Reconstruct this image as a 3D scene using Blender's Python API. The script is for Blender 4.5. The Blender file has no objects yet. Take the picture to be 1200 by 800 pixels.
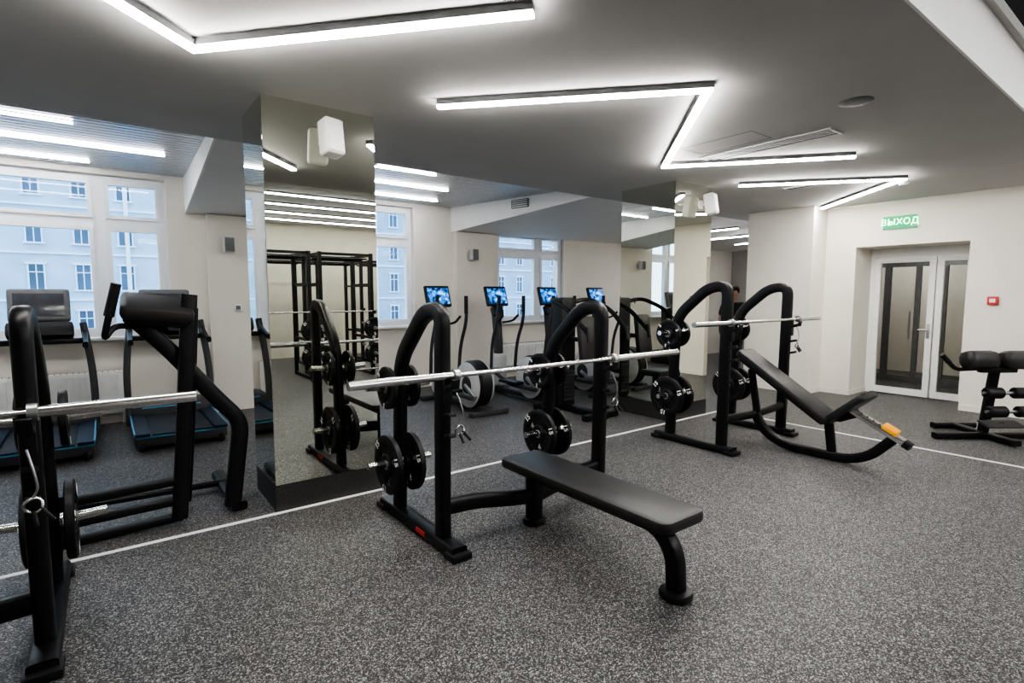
import bpy, bmesh, math, random
from mathutils import Vector, Matrix
random.seed(4)
S = bpy.context.scene
C = S.collection
R = math.radians
PI = math.pi
try:
    S.view_settings.view_transform = 'AgX'; S.view_settings.look = 'AgX - High Contrast'
except Exception: pass

# ------------------------------------------------------------------ materials
def nmat(name):
    m = bpy.data.materials.new(name); m.use_nodes = True
    nt = m.node_tree; b = nt.nodes['Principled BSDF']
    return m, nt, b
def pm(name, col, rough=.5, metal=0., var=.12, scale=12., bump=0., bscale=200., spec=.5):
    m, nt, b = nmat(name)
    tc = nt.nodes.new('ShaderNodeTexCoord')
    n = nt.nodes.new('ShaderNodeTexNoise'); n.inputs['Scale'].default_value = scale; n.inputs['Detail'].default_value = 3
    nt.links.new(tc.outputs['Object'], n.inputs['Vector'])
    r = nt.nodes.new('ShaderNodeValToRGB')
    r.color_ramp.elements[0].position = .3; r.color_ramp.elements[1].position = .7
    r.color_ramp.elements[0].color = [c*(1-var) for c in col]+[1]
    r.color_ramp.elements[1].color = [min(1, c*(1+var)) for c in col]+[1]
    nt.links.new(n.outputs['Fac'], r.inputs['Fac']); nt.links.new(r.outputs['Color'], b.inputs['Base Color'])
    b.inputs['Roughness'].default_value = rough; b.inputs['Metallic'].default_value = metal
    b.inputs['Specular IOR Level'].default_value = spec
    if bump:
        n2 = nt.nodes.new('ShaderNodeTexNoise'); n2.inputs['Scale'].default_value = bscale
        nt.links.new(tc.outputs['Object'], n2.inputs['Vector'])
        bp = nt.nodes.new('ShaderNodeBump'); bp.inputs['Strength'].default_value = bump; bp.inputs['Distance'].default_value = .003
        nt.links.new(n2.outputs['Fac'], bp.inputs['Height']); nt.links.new(bp.outputs['Normal'], b.inputs['Normal'])
    return m
def em(name, col, st):
    m, nt, b = nmat(name)
    b.inputs['Base Color'].default_value = (*col, 1); b.inputs['Emission Color'].default_value = (*col, 1)
    b.inputs['Emission Strength'].default_value = st; b.inputs['Roughness'].default_value = .4
    return m
def glassm(name, tint=(1, 1, 1), refl=.08):
    m = bpy.data.materials.new(name); m.use_nodes = True; nt = m.node_tree; nt.nodes.clear()
    o = nt.nodes.new('ShaderNodeOutputMaterial'); t = nt.nodes.new('ShaderNodeBsdfTransparent'); t.inputs[0].default_value = (*tint, 1)
    g = nt.nodes.new('ShaderNodeBsdfGlossy'); g.inputs['Roughness'].default_value = .02
    mx = nt.nodes.new('ShaderNodeMixShader'); mx.inputs[0].default_value = refl
    nt.links.new(t.outputs[0], mx.inputs[1]); nt.links.new(g.outputs[0], mx.inputs[2]); nt.links.new(mx.outputs[0], o.inputs[0])
    return m
def floor_mat():
    m, nt, b = nmat('rubber_floor')
    tc = nt.nodes.new('ShaderNodeTexCoord')
    v = nt.nodes.new('ShaderNodeTexVoronoi'); v.inputs['Scale'].default_value = 190
    nt.links.new(tc.outputs['Object'], v.inputs['Vector'])
    sp = nt.nodes.new('ShaderNodeSeparateColor'); nt.links.new(v.outputs['Color'], sp.inputs[0])
    r = nt.nodes.new('ShaderNodeValToRGB'); e = r.color_ramp.elements
    e[0].position = 0; e[0].color = (.017, .0165, .016, 1); e[1].position = 1; e[1].color = (.42, .41, .40, 1)
    a = e.new(.42); a.color = (.037, .0365, .036, 1); a = e.new(.66); a.color = (.093, .091, .09, 1); a = e.new(.86); a.color = (.21, .205, .20, 1)
    nt.links.new(sp.outputs[0], r.inputs['Fac'])
    n = nt.nodes.new('ShaderNodeTexNoise'); n.inputs['Scale'].default_value = 2.5; n.inputs['Detail'].default_value = 4
    nt.links.new(tc.outputs['Object'], n.inputs['Vector'])
    mr = nt.nodes.new('ShaderNodeMapRange'); mr.inputs['To Min'].default_value = .85; mr.inputs['To Max'].default_value = 1.15
    nt.links.new(n.outputs['Fac'], mr.inputs['Value'])
    mx = nt.nodes.new('ShaderNodeVectorMath'); mx.operation = 'SCALE'
    nt.links.new(r.outputs['Color'], mx.inputs[0]); nt.links.new(mr.outputs[0], mx.inputs['Scale'])
    nt.links.new(mx.outputs[0], b.inputs['Base Color'])
    b.inputs['Roughness'].default_value = .5; b.inputs['Specular IOR Level'].default_value = .35
    bp = nt.nodes.new('ShaderNodeBump'); bp.inputs['Strength'].default_value = .3; bp.inputs['Distance'].default_value = .002
    nt.links.new(sp.outputs[1], bp.inputs['Height']); nt.links.new(bp.outputs['Normal'], b.inputs['Normal'])
    return m
def screen_mat():
    m, nt, b = nmat('screen_lit')
    tc = nt.nodes.new('ShaderNodeTexCoord')
    v = nt.nodes.new('ShaderNodeTexNoise'); v.inputs['Scale'].default_value = 16; v.inputs['Detail'].default_value = 2
    nt.links.new(tc.outputs['Object'], v.inputs['Vector'])
    r = nt.nodes.new('ShaderNodeValToRGB'); e = r.color_ramp.elements
    e[0].position = .38; e[0].color = (.003, .010, .045, 1); e[1].position = .74; e[1].color = (.5, .78, 1, 1)
    a = e.new(.56); a.color = (.02, .20, .62, 1)
    nt.links.new(v.outputs['Fac'], r.inputs['Fac'])
    nt.links.new(r.outputs['Color'], b.inputs['Emission Color']); b.inputs['Emission Strength'].default_value = 2.2
    b.inputs['Base Color'].default_value = (.01, .02, .05, 1); b.inputs['Roughness'].default_value = .15
    return m

M = dict(
 floor=floor_mat(),
 wall=pm('wall_paint', (.78, .735, .665), .8, var=.02, scale=3, bump=.1, bscale=120),
 wallw=pm('bay_side_lit_paint', (.92, .91, .89), .8, var=.02, scale=3),  # whiter than the wall paint so these faces look lit
 soffit=pm('soffit_paint', (.80, .79, .77), .8, var=.02, scale=3),  # lighter than the ceiling paint, makes up for weak light from below
 wallg=pm('wall_dark_grey_paint', (.36, .34, .32), .8, var=.04, scale=3),  # plain dark grey for the corridor and far walls
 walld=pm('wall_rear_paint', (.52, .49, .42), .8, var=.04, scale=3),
 ceil=pm('ceiling_paint', (.53, .52, .51), .85, var=.02, scale=2),
 slat=pm('aluminium_slat', (.62, .66, .70), .34, .8, var=.05),
 gap=pm('slat_gap', (.03, .03, .035), .9),
 line=pm('floor_line_paint', (.80, .79, .77), .6, var=.05, scale=40),
 mirror=pm('mirror_silver', (.80, .81, .73), .005, 1., var=.01, scale=1),
 edge=pm('mirror_edge', (.10, .13, .12), .3),
 plinth=pm('plinth_dark', (.04, .039, .038), .5, var=.5, scale=160),
 black=pm('powder_black', (.008, .008, .009), .36, var=.2, bump=.15, bscale=500, spec=.35),
 plastic=pm('plastic_black', (.012, .012, .013), .42, var=.2, bump=.1, spec=.4),
 vinyl=pm('vinyl_black', (.022, .021, .021), .42, var=.15, scale=6, bump=.35, bscale=260),
 rubber=pm('plate_rubber', (.010, .010, .011), .48, var=.2, spec=.35),
 chrome=pm('brushed_chrome', (.74, .73, .72), .22, 1., var=.06, scale=60),
 steel=pm('steel_grey', (.42, .43, .44), .35, .9, var=.08, scale=30),
 white=pm('white_plastic', (.84, .84, .82), .4, var=.03),
 pvc=pm('window_pvc', (.80, .83, .86), .35, var=.03),
 pale=pm('pale_grey', (.52, .52, .52), .4, var=.05),
 darkg=pm('dark_grey', (.04, .04, .044), .5, var=.1),
 midg=pm('mid_grey', (.16, .165, .17), .5, var=.1),
 blue=pm('blue_trim', (.012, .022, .04), .45, var=.1, spec=.3),
 bluel=pm('pale_blue_trim', (.10, .32, .50), .35, var=.08),
 belt=pm('running_belt', (.025, .028, .034), .6, var=.15, scale=30, spec=.3),
 orange=pm('orange_grip', (.98, .42, .02), .4, var=.1),
 red=pm('alarm_red', (.55, .05, .05), .4, var=.1),
 mark=pm('white_marking', (.85, .85, .83), .5, var=.02),
 led=em('led_diffuser', (1, .97, .93), 88),
 led2=em('led_diffuser_soft', (.97, .98, 1), 42),
 green=em('sign_green', (.0, .24, .09), .9),
 ghalo=em('sign_halo_glow', (.05, .85, .38), 6),
 sletter=em('sign_letters', (.45, 1, .68), 3.6),
 screen=screen_mat(),
 screenoff=pm('screen_dark', (.09, .095, .105), .15, var=.1),
 glass=glassm('window_glass', (.95, .98, 1), .015),
 dglass=glassm('door_glass', (.93, .93, .91), .02),
 fac=pm('facade_pale', (.42, .55, .67), .9, var=.14, scale=.5),
 fac2=pm('facade_grey', (.36, .47, .58), .9, var=.14, scale=.5),
 facw=pm('facade_window', (.06, .12, .20), .3, var=.4, scale=.4),
 facf=pm('facade_trim', (.70, .79, .86), .8, var=.05),
 street=pm('street_asphalt', (.18, .2, .22), .9),
 skin=pm('person_skin', (.55, .34, .25), .55, var=.05),
 hair=pm('person_hair', (.03, .02, .015), .6),
 cloth=pm('person_shirt', (.03, .03, .035), .8),
 cloth2=pm('person_trousers', (.02, .022, .03), .8),
)

# ------------------------------------------------------------------ geometry helpers
def fillet(pts, r, n=6):
    pts = [Vector(p) for p in pts]; out = [pts[0]]
    for i in range(1, len(pts)-1):
        p, a, b = pts[i], pts[i-1], pts[i+1]
        d = min(r, (a-p).length*.49, (b-p).length*.49)
        s = p+(a-p).normalized()*d; e = p+(b-p).normalized()*d
        for k in range(n+1):
            t = k/n; out.append(s*(1-t)**2+p*2*t*(1-t)+e*t*t)
    out.append(pts[-1]); return out
class B:
    def __init__(s): s.bm = bmesh.new()
    def box(s, c, d, rot=None, bev=0., seg=2):
        r = bmesh.ops.create_cube(s.bm, size=1)
        m = Matrix.Translation(Vector(c)) @ (rot.to_4x4() if rot else Matrix.Identity(4)) @ Matrix.Diagonal((*d, 1))
        bmesh.ops.transform(s.bm, matrix=m, verts=r['verts'])
        if bev:
            es = set(e for v in r['verts'] for e in v.link_edges)
            bmesh.ops.bevel(s.bm, geom=list(es), offset=bev, segments=seg, affect='EDGES', profile=.6)
        return s
    def bx(s, x0, x1, y0, y1, z0, z1, bev=0.):
        return s.box(((x0+x1)/2, (y0+y1)/2, (z0+z1)/2), (x1-x0, y1-y0, z1-z0), bev=bev)
    def sweep(s, pts, a, b=None, ref=(1, 0, 0), n=14, sq=.55, cap=True):
        b = b or a; pts = [Vector(p) for p in pts]; ref = Vector(ref); rings = []
        for i, p in enumerate(pts):
            t = (pts[min(i+1, len(pts)-1)]-pts[max(i-1, 0)]).normalized()
            sd = ref-t*t.dot(ref)
            if sd.length < 1e-3: sd = Vector((0, 0, 1))-t*t.z
            sd.normalize(); o = t.cross(sd); ring = []
            for k in range(n):
                th = 2*PI*k/n; c_, s_ = math.cos(th), math.sin(th)
                ring.append(s.bm.verts.new(p+sd*a*math.copysign(abs(c_)**sq, c_)+o*b*math.copysign(abs(s_)**sq, s_)))
            rings.append(ring)
        for r0, r1 in zip(rings, rings[1:]):
            for k in range(n): s.bm.faces.new((r0[k], r0[(k+1) % n], r1[(k+1) % n], r1[k]))
        if cap:
            s.bm.faces.new(list(reversed(rings[0]))); s.bm.faces.new(rings[-1])
        return s
    def tube(s, pts, r, n=12): return s.sweep(pts, r, r, ref=(.31, .2, .93), n=n, sq=1)
    def rod(s, p0, p1, r, n=16): return s.sweep([p0, p1], r, r, ref=(.31, .2, .93), n=n, sq=1)
    def lathe(s, prof, n=32, mat=None, close=False):
        mat = mat or Matrix.Identity(4); rings = []
        for r, z in prof:
            rings.append([s.bm.verts.new(mat @ Vector((r*math.cos(2*PI*k/n), r*math.sin(2*PI*k/n), z))) for k in range(n)])
        prs = list(zip(rings, rings[1:]))
        if close: prs.append((rings[-1], rings[0]))
        for r0, r1 in prs:
            for k in range(n): s.bm.faces.new((r0[k], r0[(k+1) % n], r1[(k+1) % n], r1[k]))
        if not close:
            if prof[0][0] > 1e-4: s.bm.faces.new(list(reversed(rings[0])))
            if prof[-1][0] > 1e-4: s.bm.faces.new(rings[-1])
        return s
    def slab(s, w, l, t, rc, e=.015, mat=None):          # rounded rectangle cushion, centred, z 0..t
        mat = mat or Matrix.Identity(4); rings = []
        for ins, z in ((e, 0), (e*.3, e*.3), (0, e), (0, t-e), (e*.3, t-e*.3), (e, t)):
            ring = []
            hw, hl, rr = w/2-ins, l/2-ins, max(rc-ins, .004)
            for cx, cy, a0 in ((hw-rr, hl-rr, 0), (-hw+rr, hl-rr, 90), (-hw+rr, -hl+rr, 180), (hw-rr, -hl+rr, 270)):
                for k in range(6):
                    a = R(a0+k*18); ring.append(s.bm.verts.new(mat @ Vector((cx+rr*math.cos(a), cy+rr*math.sin(a), z))))
            rings.append(ring)
        n = len(rings[0])
        for r0, r1 in zip(rings, rings[1:]):
            for k in range(n): s.bm.faces.new((r0[k], r0[(k+1) % n], r1[(k+1) % n], r1[k]))
        s.bm.faces.new(list(reversed(rings[0]))); s.bm.faces.new(rings[-1]); return s
    def hexa(s, v):                                      # 8 verts: bottom 4 ccw, top 4 ccw
        vs = [s.bm.verts.new(p) for p in v]
        for f in ((3, 2, 1, 0), (4, 5, 6, 7), (0, 1, 5, 4), (1, 2, 6, 5), (2, 3, 7, 6), (3, 0, 4, 7)): s.bm.faces.new([vs[i] for i in f])
        return s
    def ribbon(s, pts, w, z0, z1):
        P = [Vector((p[0], p[1])) for p in pts]; L = []; Q = []
        for i, p in enumerate(P):
            d0 = (P[i]-P[i-1]).normalized() if i else (P[1]-P[0]).normalized()
            d1 = (P[i+1]-P[i]).normalized() if i < len(P)-1 else d0
            n0 = Vector((-d0.y, d0.x)); n1 = Vector((-d1.y, d1.x)); m = (n0+n1).normalized(); k = w/2/max(m.dot(n0), .3)
            if i in (0, len(P)-1): k = w/2
            L.append(p+m*k); Q.append(p-m*k)
        for i in range(len(P)-1):
            s.hexa([(*Q[i], z0), (*Q[i+1], z0), (*L[i+1], z0), (*L[i], z0), (*Q[i], z1), (*Q[i+1], z1), (*L[i+1], z1), (*L[i], z1)])
        return s
    def done(s, name, mat, parent=None, loc=None, rot=None, smooth=True):
        bmesh.ops.recalc_face_normals(s.bm, faces=s.bm.faces[:])
        me = bpy.data.meshes.new(name); s.bm.to_mesh(me); s.bm.free()
        me.materials.append(M[mat] if isinstance(mat, str) else mat)
        if smooth:
            for p in me.polygons: p.use_smooth = True
            me.set_sharp_from_angle(angle=R(38))
        o = bpy.data.objects.new(name, me); C.objects.link(o)
        if parent: o.parent = parent
        if loc: o.location = loc
        if rot: o.rotation_euler = rot
        return o
def tag(o, label, cat, group=None, kind=None):
    o['label'] = label; o['category'] = cat
    if group: o['group'] = group
    if kind: o['kind'] = kind
    return o
def thing(name, label, cat, loc=(0, 0, 0), rz=0., group=None):
    o = bpy.data.objects.new(name, None); C.objects.link(o); o.empty_display_size = .1
    o.location = loc; o.rotation_euler = (0, 0, rz); return tag(o, label, cat, group)
def struct(name, b, mat, parent=None):
    o = b.done(name, mat, parent, smooth=False)
    if not parent: o['kind'] = 'structure'
    return o
def sroot(name):
    o = bpy.data.objects.new(name, None); C.objects.link(o); o['kind'] = 'structure'; return o
def dup(root, loc, rz=None, label=None, group=None):
    def cp(o, par):
        c = o.copy(); C.objects.link(c); c.parent = par
        for ch in list(o.children): cp(ch, c)
        return c
    r = cp(root, None); r.location = loc
    if rz is not None: r.rotation_euler = (0, 0, rz)
    if label: r['label'] = label
    if group: r['group'] = group
    return r
def text_mesh(txt, size, name, mat, parent=None, mw=None, ext=.001, bold=0., sp=1.):
    cu = bpy.data.curves.new('txt', 'FONT'); cu.body = txt; cu.size = size; cu.align_x = 'CENTER'; cu.align_y = 'CENTER'; cu.extrude = ext; cu.offset = bold; cu.space_character = sp
    t = bpy.data.objects.new('txt', cu); C.objects.link(t)
    dg = bpy.context.evaluated_depsgraph_get(); me = bpy.data.meshes.new_from_object(t.evaluated_get(dg))
    bpy.data.objects.remove(t); me.materials.clear(); me.materials.append(M[mat])
    o = bpy.data.objects.new(name, me); C.objects.link(o)
    if parent: o.parent = parent
    if mw: o.matrix_local = mw
    return o
RX = lambda a: Matrix.Rotation(a, 3, 'X')
AX = Matrix.Rotation(PI/2, 4, 'Y')                       # lathe z axis -> x axis
AXN = Matrix.Rotation(-PI/2, 4, 'Y')
def bases(ex, ey, loc=(0, 0, 0)):
    ex = Vector(ex); ey = Vector(ey); ez = ex.cross(ey)
    m = Matrix((ex, ey, ez)).transposed().to_4x4(); m.translation = loc; return m

# ------------------------------------------------------------------ room
H = 2.98; YW = 8.3; RZC = 3.36
struct('floor', B().bx(-3.6, 14, -6, YW+.35, -.1, 0), 'floor')
struct('trim_1', B().bx(-3.6, 6.74, 4.055, 4.095, 0, .003), 'line')
struct('trim_2', B().bx(6.70, 6.74, -5.5, 4.055, 0, .003), 'line')
# main plasterboard ceiling, its two window soffits, and the raised part behind the camera
struct('ceiling', B().bx(-3.6, 14, 1.0, 5.5, H, 3.6), 'ceil')
b = B().hexa([(.88, 5.5, H), (2.4, 5.5, H), (2.4, YW, 2.66), (.94, YW, 2.66), (.88, 5.5, 3.6), (2.4, 5.5, 3.6), (2.4, YW, 3.6), (.94, YW, 3.6)])
struct('ceiling_soffit_1', b, 'soffit')
b = B().hexa([(5.6, 5.5, H), (14, 5.5, H), (14, YW, 2.78), (4.98, YW, 2.70), (5.6, 5.5, 3.6), (14, 5.5, 3.6), (14, YW, 3.6), (4.98, YW, 3.6)])
struct('ceiling_soffit_2', b, 'soffit')
# bay and raised ceiling side faces, paint whitened to look lit
struct('trim_4', B().hexa([(.86, 5.5, H), (.88, 5.5, H), (.94, YW, 2.655), (.92, YW, 2.655), (.86, 5.5, 3.3), (.88, 5.5, 3.3), (.94, YW, 3.3), (.92, YW, 3.3)]), 'wallw')
struct('trim_5', B().hexa([(5.58, 5.5, H), (5.6, 5.5, H), (4.98, YW, 2.695), (4.96, YW, 2.695), (5.58, 5.5, 3.3), (5.6, 5.5, 3.3), (4.98, YW, 3.3), (4.96, YW, 3.3)]), 'wallw')
struct('trim_6', B().bx(-3.6, 9.4, .985, 1.0, H, RZC), 'wallw')
struct('ceiling_raised', B().bx(-3.6, 14, -6, 1.0, RZC, 3.6), 'ceil')
# aluminium slat ceilings in the two window bays
for n, (x0, x1) in enumerate(((-3.6, .86), (2.4, 5.60))):
    b = B(); y = 5.52
    while y < YW-.05:
        xe = x1+(y-5.5)*.021 if n == 0 else 5.575-(y-5.5)*.221
        b.bx(x0, xe, y, y+.07, 3.12, 3.14); y += .1
    struct('ceiling_slats_%d' % (n+1), b, 'slat')
    struct('ceiling_void_%d' % (n+1), B().bx(x0, x1, 5.5, YW, 3.3, 3.6), 'gap')
# back wall with window openings
WN = [(-2.5, .71, 1.08, 3.05), (2.55, 4.23, 1.08, 3.05), (5.96, 7.665, 1.08, 2.80)]
b = B(); xs = -3.6
for x0, x1, z0, z1 in WN:
    b.bx(xs, x0, YW, YW+.35, 0, 3.6); b.bx(x0, x1, YW, YW+.35, 0, z0); b.bx(x0, x1, YW, YW+.35, z1, 3.6); xs = x1
b.bx(xs, 14, YW, YW+.35, 0, 3.6)
struct('wall_back', b, 'wall')
struct('wall_pier_1', B().bx(1.15, 2.3, YW-.12, YW, 0, 2.66), 'wall')
struct('wall_pier_2', B().bx(5.0, 5.8, YW-.12, YW, 0, 2.70), 'wall')
struct('wall_left', B().bx(-3.8, -3.6, -6, YW+.35, 0, 3.6), 'wall')
struct('wall_front', B().bx(-3.8, 14, -6.2, -6, 0, 3.6), 'walld')
# right wall with door niche and pilaster
WX = 9.4
b = B().bx(WX, 10.1, -6, 2.1, 0, 3.6).bx(WX, 10.1, 3.49, 4.4, 0, 3.6).bx(WX, 10.1, 2.1, 3.49, 2.33, 3.6)
b.bx(8.92, 9.5, 3.93, 5.0, 0, 3.6)
struct('wall_right', b, 'wall')
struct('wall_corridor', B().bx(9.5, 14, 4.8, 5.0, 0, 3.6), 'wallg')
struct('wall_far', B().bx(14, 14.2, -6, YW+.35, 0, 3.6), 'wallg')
struct('baseboard_right', B().bx(WX-.015, WX, -6, 2.1, 0, .08).bx(WX-.015, WX, 3.49, 3.93, 0, .08).bx(8.905, 8.92, 3.93, 5.0, 0, .08).bx(8.905, WX, 3.915, 3.93, 0, .08).bx(WX, 10.1, 3.475, 3.49, 0, .08), 'wall')
struct('baseboard_back', B().bx(-3.6, 1.15, YW-.015, YW, 0, .08).bx(2.3, 5.0, YW-.015, YW, 0, .08).bx(5.8, 14, YW-.015, YW, 0, .08), 'wall')
struct('wall_lobby', B().bx(13.3, 13.4, 1.2, 4.8, 0, 3.6).bx(10.1, 13.4, 1.1, 1.2, 0, 3.6), 'wall')

# windows
def window(n, x0, x1, z0, z1, muls, tr):
    r = sroot('window_%d' % n); y0, y1 = YW+.10, YW+.17; f = .06
    b = B().bx(x0, x0+f, y0, y1, z0, z1).bx(x1-f, x1, y0, y1, z0, z1)
    for m in muls: b.bx(m-.06, m+.06, y0, y1, z0+f, z1-f)
    e = .0015
    b.bx(x0+f, x1-f, y0+e, y1-e, z0, z0+f).bx(x0+f, x1-f, y0+e, y1-e, z1-f, z1)
    xs = [x0]+list(muls)+[x1]; spans = []
    for a, c in zip(xs, xs[1:]):
        l = a+(f if a == x0 else .06); rr = c-(f if c == x1 else .06); spans.append((l, rr)); b.bx(l, rr, y0+e, y1-e, tr-.05, tr+.05)
    b.done('window_frame', 'pvc', r, smooth=False)
    for l, rr in spans:
        for q0, q1 in ((z0+f, tr-.05), (tr+.05, z1-f)):
            s = B(); w = .045; yy0, yy1 = y0-.02, y1-.01; l_, r_, a_, b_ = l+e, rr-e, q0+e, q1-e
            s.bx(l_, l_+w, yy0, yy1, a_, b_).bx(r_-w, r_, yy0, yy1, a_, b_).bx(l_+w, r_-w, yy0, yy1, a_, a_+w).bx(l_+w, r_-w, yy0, yy1, b_-w, b_)
            sash = s.done('window_sash', 'pvc', r, smooth=False)
            B().bx(l_+w, r_-w, y0+.02, y0+.03, a_+w, b_-w).done('glass_pane', 'glass', sash, smooth=False)
    B().bx(x0-.05, x1+.05, YW-.12, YW+.10, z0-.04, z0, bev=.008).done('window_sill', 'white', r)
window(1, *WN[0], (-1.2, .02), 2.48)
window(2, *WN[1], (3.4,), 2.48)
window(3, *WN[2], (7.03,), 2.40)

# door in the niche
d = sroot('door_1'); dx = 10.02
f = B().bx(dx, dx+.08, 3.425, 3.485, 0, 2.19).bx(dx, dx+.08, 2.105, 2.16, 0, 2.19).bx(dx, dx+.08, 2.105, 3.485, 2.19, 2.325)
f.done('door_frame', 'white', d, smooth=False)
for y0, y1 in ((2.62, 3.42), (2.17, 2.60)):
    l = B().bx(dx-.01, dx+.05, y0, y0+.08, .02, 2.18).bx(dx-.01, dx+.05, y1-.08, y1, .02, 2.18).bx(dx-.008, dx+.048, y0+.08, y1-.08, .02, .12).bx(dx-.008, dx+.048, y0+.08, y1-.08, 2.10, 2.18)
    lf = l.done('door_leaf', 'white', d, smooth=False)
    B().bx(dx+.015, dx+.025, y0+.08, y1-.08, .12, 2.10).done('glass_pane', 'dglass', lf, smooth=False)
    if y0 > 2.5:
        B().bx(dx-.025, dx-.01, y0+.025, y0+.065, .93, 1.15, bev=.004).rod((dx-.05, y0+.045, 1.06), (dx-.01, y0+.045, 1.06), .011).rod((dx-.05, y0+.04, 1.06), (dx-.05, y0+.17, 1.06), .011).done('door_handle', 'steel', lf)
# inner glazed partition beyond the door
d2 = sroot('door_2')
B().bx(11.6, 11.66, 1.8, 4.8, 2.1, 2.2).bx(11.6, 11.66, 2.2, 2.28, .12, 2.1).bx(11.6, 11.66, 2.86, 2.94, .12, 2.1).bx(11.6, 11.66, 3.24, 3.32, .12, 2.1).bx(11.6, 11.66, 3.70, 3.80, .12, 2.1).bx(11.6, 11.66, 1.8, 4.8, .0, .12).done('door_frame', 'midg', d2, smooth=False)
B().bx(11.62, 11.63, 3.32, 3.70, .12, 2.1).done('glass_pane', 'dglass', d2, smooth=False)
B().bx(11.62, 11.63, 2.28, 2.86, .12, 2.1).done('glass_pane', 'dglass', d2, smooth=False)
B().rod((11.57, 3.37, .8), (11.57, 3.37, 1.3), .015).done('door_handle', 'steel', d2)

# ------------------------------------------------------------------ mirrored columns
def column(x0, x1, y0, y1, label):
    r = thing('mirrored_column', label, 'column', ((x0+x1)/2, (y0+y1)/2, 0), group='mirror clad columns'); w, l = (x1-x0)/2, (y1-y0)/2
    B().bx(-w+.012, w-.012, -l+.012, l-.012, 0, H).done('core', 'edge', r, smooth=False)
    B().bx(-w, w, -l, l, 0, .2).done('plinth', 'plinth', r, smooth=False)
    B().bx(-w+.001, w-.001, -l, -l+.01, .2, H).done('mirror_panel', 'mirror', r, smooth=False)
    B().bx(-w+.001, w-.001, l-.01, l, .2, H).done('mirror_panel', 'mirror', r, smooth=False)
    B().bx(-w, -w+.01, -l+.011, l-.011, .2, H).done('mirror_panel', 'mirror', r, smooth=False)
    B().bx(w-.01, w, -l+.011, l-.011, .2, H).done('mirror_panel', 'mirror', r, smooth=False)
    return r
column(.94, 1.76, 4.1, 4.72, 'large mirror clad square column nearest the camera, beside the treadmills')
column(5.62, 6.40, 4.1, 4.95, 'mirror clad square column farther off, behind the incline bench rack')

# white box loudspeakers on the mirrors, tilted down
def wall_speaker(x, y, z, label):
    r = thing('wall_speaker', label, 'speaker', (x, y, z), group='white loudspeakers on the mirrored columns')
    B().rod((0, 0, 0), (0, -.09, 0), .02).box((0, -.005, 0), (.07, .01, .1)).done('bracket', 'white', r)
    m = Matrix.Translation((0, -.15, -.01)) @ Matrix.Rotation(R(-10), 4, 'X') @ Matrix.Rotation(R(12), 4, 'Z')
    bb = B().box((0, 0, 0), (.145, .13, .26), bev=.028, seg=3); bmesh.ops.transform(bb.bm, matrix=m, verts=bb.bm.verts)
    c = bb.done('cabinet', 'white', r)
    bb = B().box((0, -.067, 0), (.12, .006, .23), bev=.003); bmesh.ops.transform(bb.bm, matrix=m, verts=bb.bm.verts)
    bb.done('grille', 'white', c)
wall_speaker(1.37, 4.1, 2.73, 'white loudspeaker high on the mirror of the nearest column')
wall_speaker(6.14, 4.1, 2.74, 'white loudspeaker high on the mirror of the farther column')
def small_speaker(x, y, z, label):
    r = thing('box_speaker', label, 'speaker', (x, y, z), group='small grey speakers on the window piers')
    B().box((0, -.03, 0), (.04, .06, .05)).done('bracket', 'pale', r)
    c = B().box((0, -.12, 0), (.13, .13, .20), bev=.02).done('cabinet', 'pale', r)
    B().box((0, -.187, 0), (.11, .006, .18), bev=.002).done('grille', 'midg', c)
small_speaker(1.38, YW-.12, 2.26, 'small grey box speaker on the pier between treadmill window and near column')
small_speaker(5.28, YW-.12, 2.30, 'small grey box speaker on the pier above the ellipticals')

# ------------------------------------------------------------------ lights and ceiling fittings
def led_strip(pts, z, label, w=.064, hh=.054, dh=.016, mat='led', group='zigzag light strips on the grey ceiling'):
    x, y = pts[0]; r = thing('ceiling_light', label, 'light', (x, y, z), group=group)
    L = [(p[0]-x, p[1]-y) for p in pts]
    B().ribbon(L, w, -hh+dh, 0).done('housing', 'midg', r, smooth=False)
    B().ribbon(L, w-.012, -hh, -hh+dh).done('diffuser', mat, r, smooth=False)
led_strip([(-.62, 2.45), (.47, 3.49), (1.71, 2.08)], H, 'V shaped glowing light strip at the upper left, nearest the camera')
led_strip([(1.98, 3.48), (3.24, 2.13), (4.77, 3.63), (5.91, 2.25)], H, 'Z shaped glowing light strip in the middle of the ceiling')
led_strip([(6.33, 3.69), (7.5, 2.33), (9.0, 3.85)], H, 'V shaped glowing light strip farthest off, near the exit sign')
for x0, x1, y, lb in ((-3.2, -.13, 6.24, 'straight light in the slat ceiling, first of three over the treadmills'), (-3.0, .62, 7.08, 'longest straight light in the slat ceiling over the treadmills'), (-3.2, -.04, 7.93, 'straight light in the slat ceiling next to the left window'),
                  (2.6, 3.45, 6.14, 'short straight light in the slat ceiling right of the near column'), (2.6, 4.1, 6.95, 'longer straight light in the slat ceiling right of the near column'), (2.6, 4.4, 7.8, 'straight light in the slat ceiling over the second window')):
    led_strip([(x0, y), (x1, y)], 3.13, lb, w=.046, hh=.03, dh=.015, mat='led2', group='straight lights in the slat ceilings')
for y in (-.6, -1.7, -2.8, -3.9, -5.0):
    led_strip([(1.0, y), (8.6, y)], RZC, 'long straight light strip on the ceiling reflected in the near mirror', w=.07, hh=.05, mat='led2', group='straight lights reflected in the near mirror')
for x in (9.6, 11.0, 12.6):
    led_strip([(x, 5.6), (x, 7.4)], 2.88, 'light strip on the ceiling of the far corridor', w=.07, hh=.05, mat='led2', group='corridor light strips')
led_strip([(10.5, 3.0), (11.4, 3.0)], H, 'added light strip brightening the lobby behind the glass door', w=.10, hh=.05, mat='led2', group='added lobby light strips')  # added strips that brighten the otherwise unlit lobby
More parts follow.
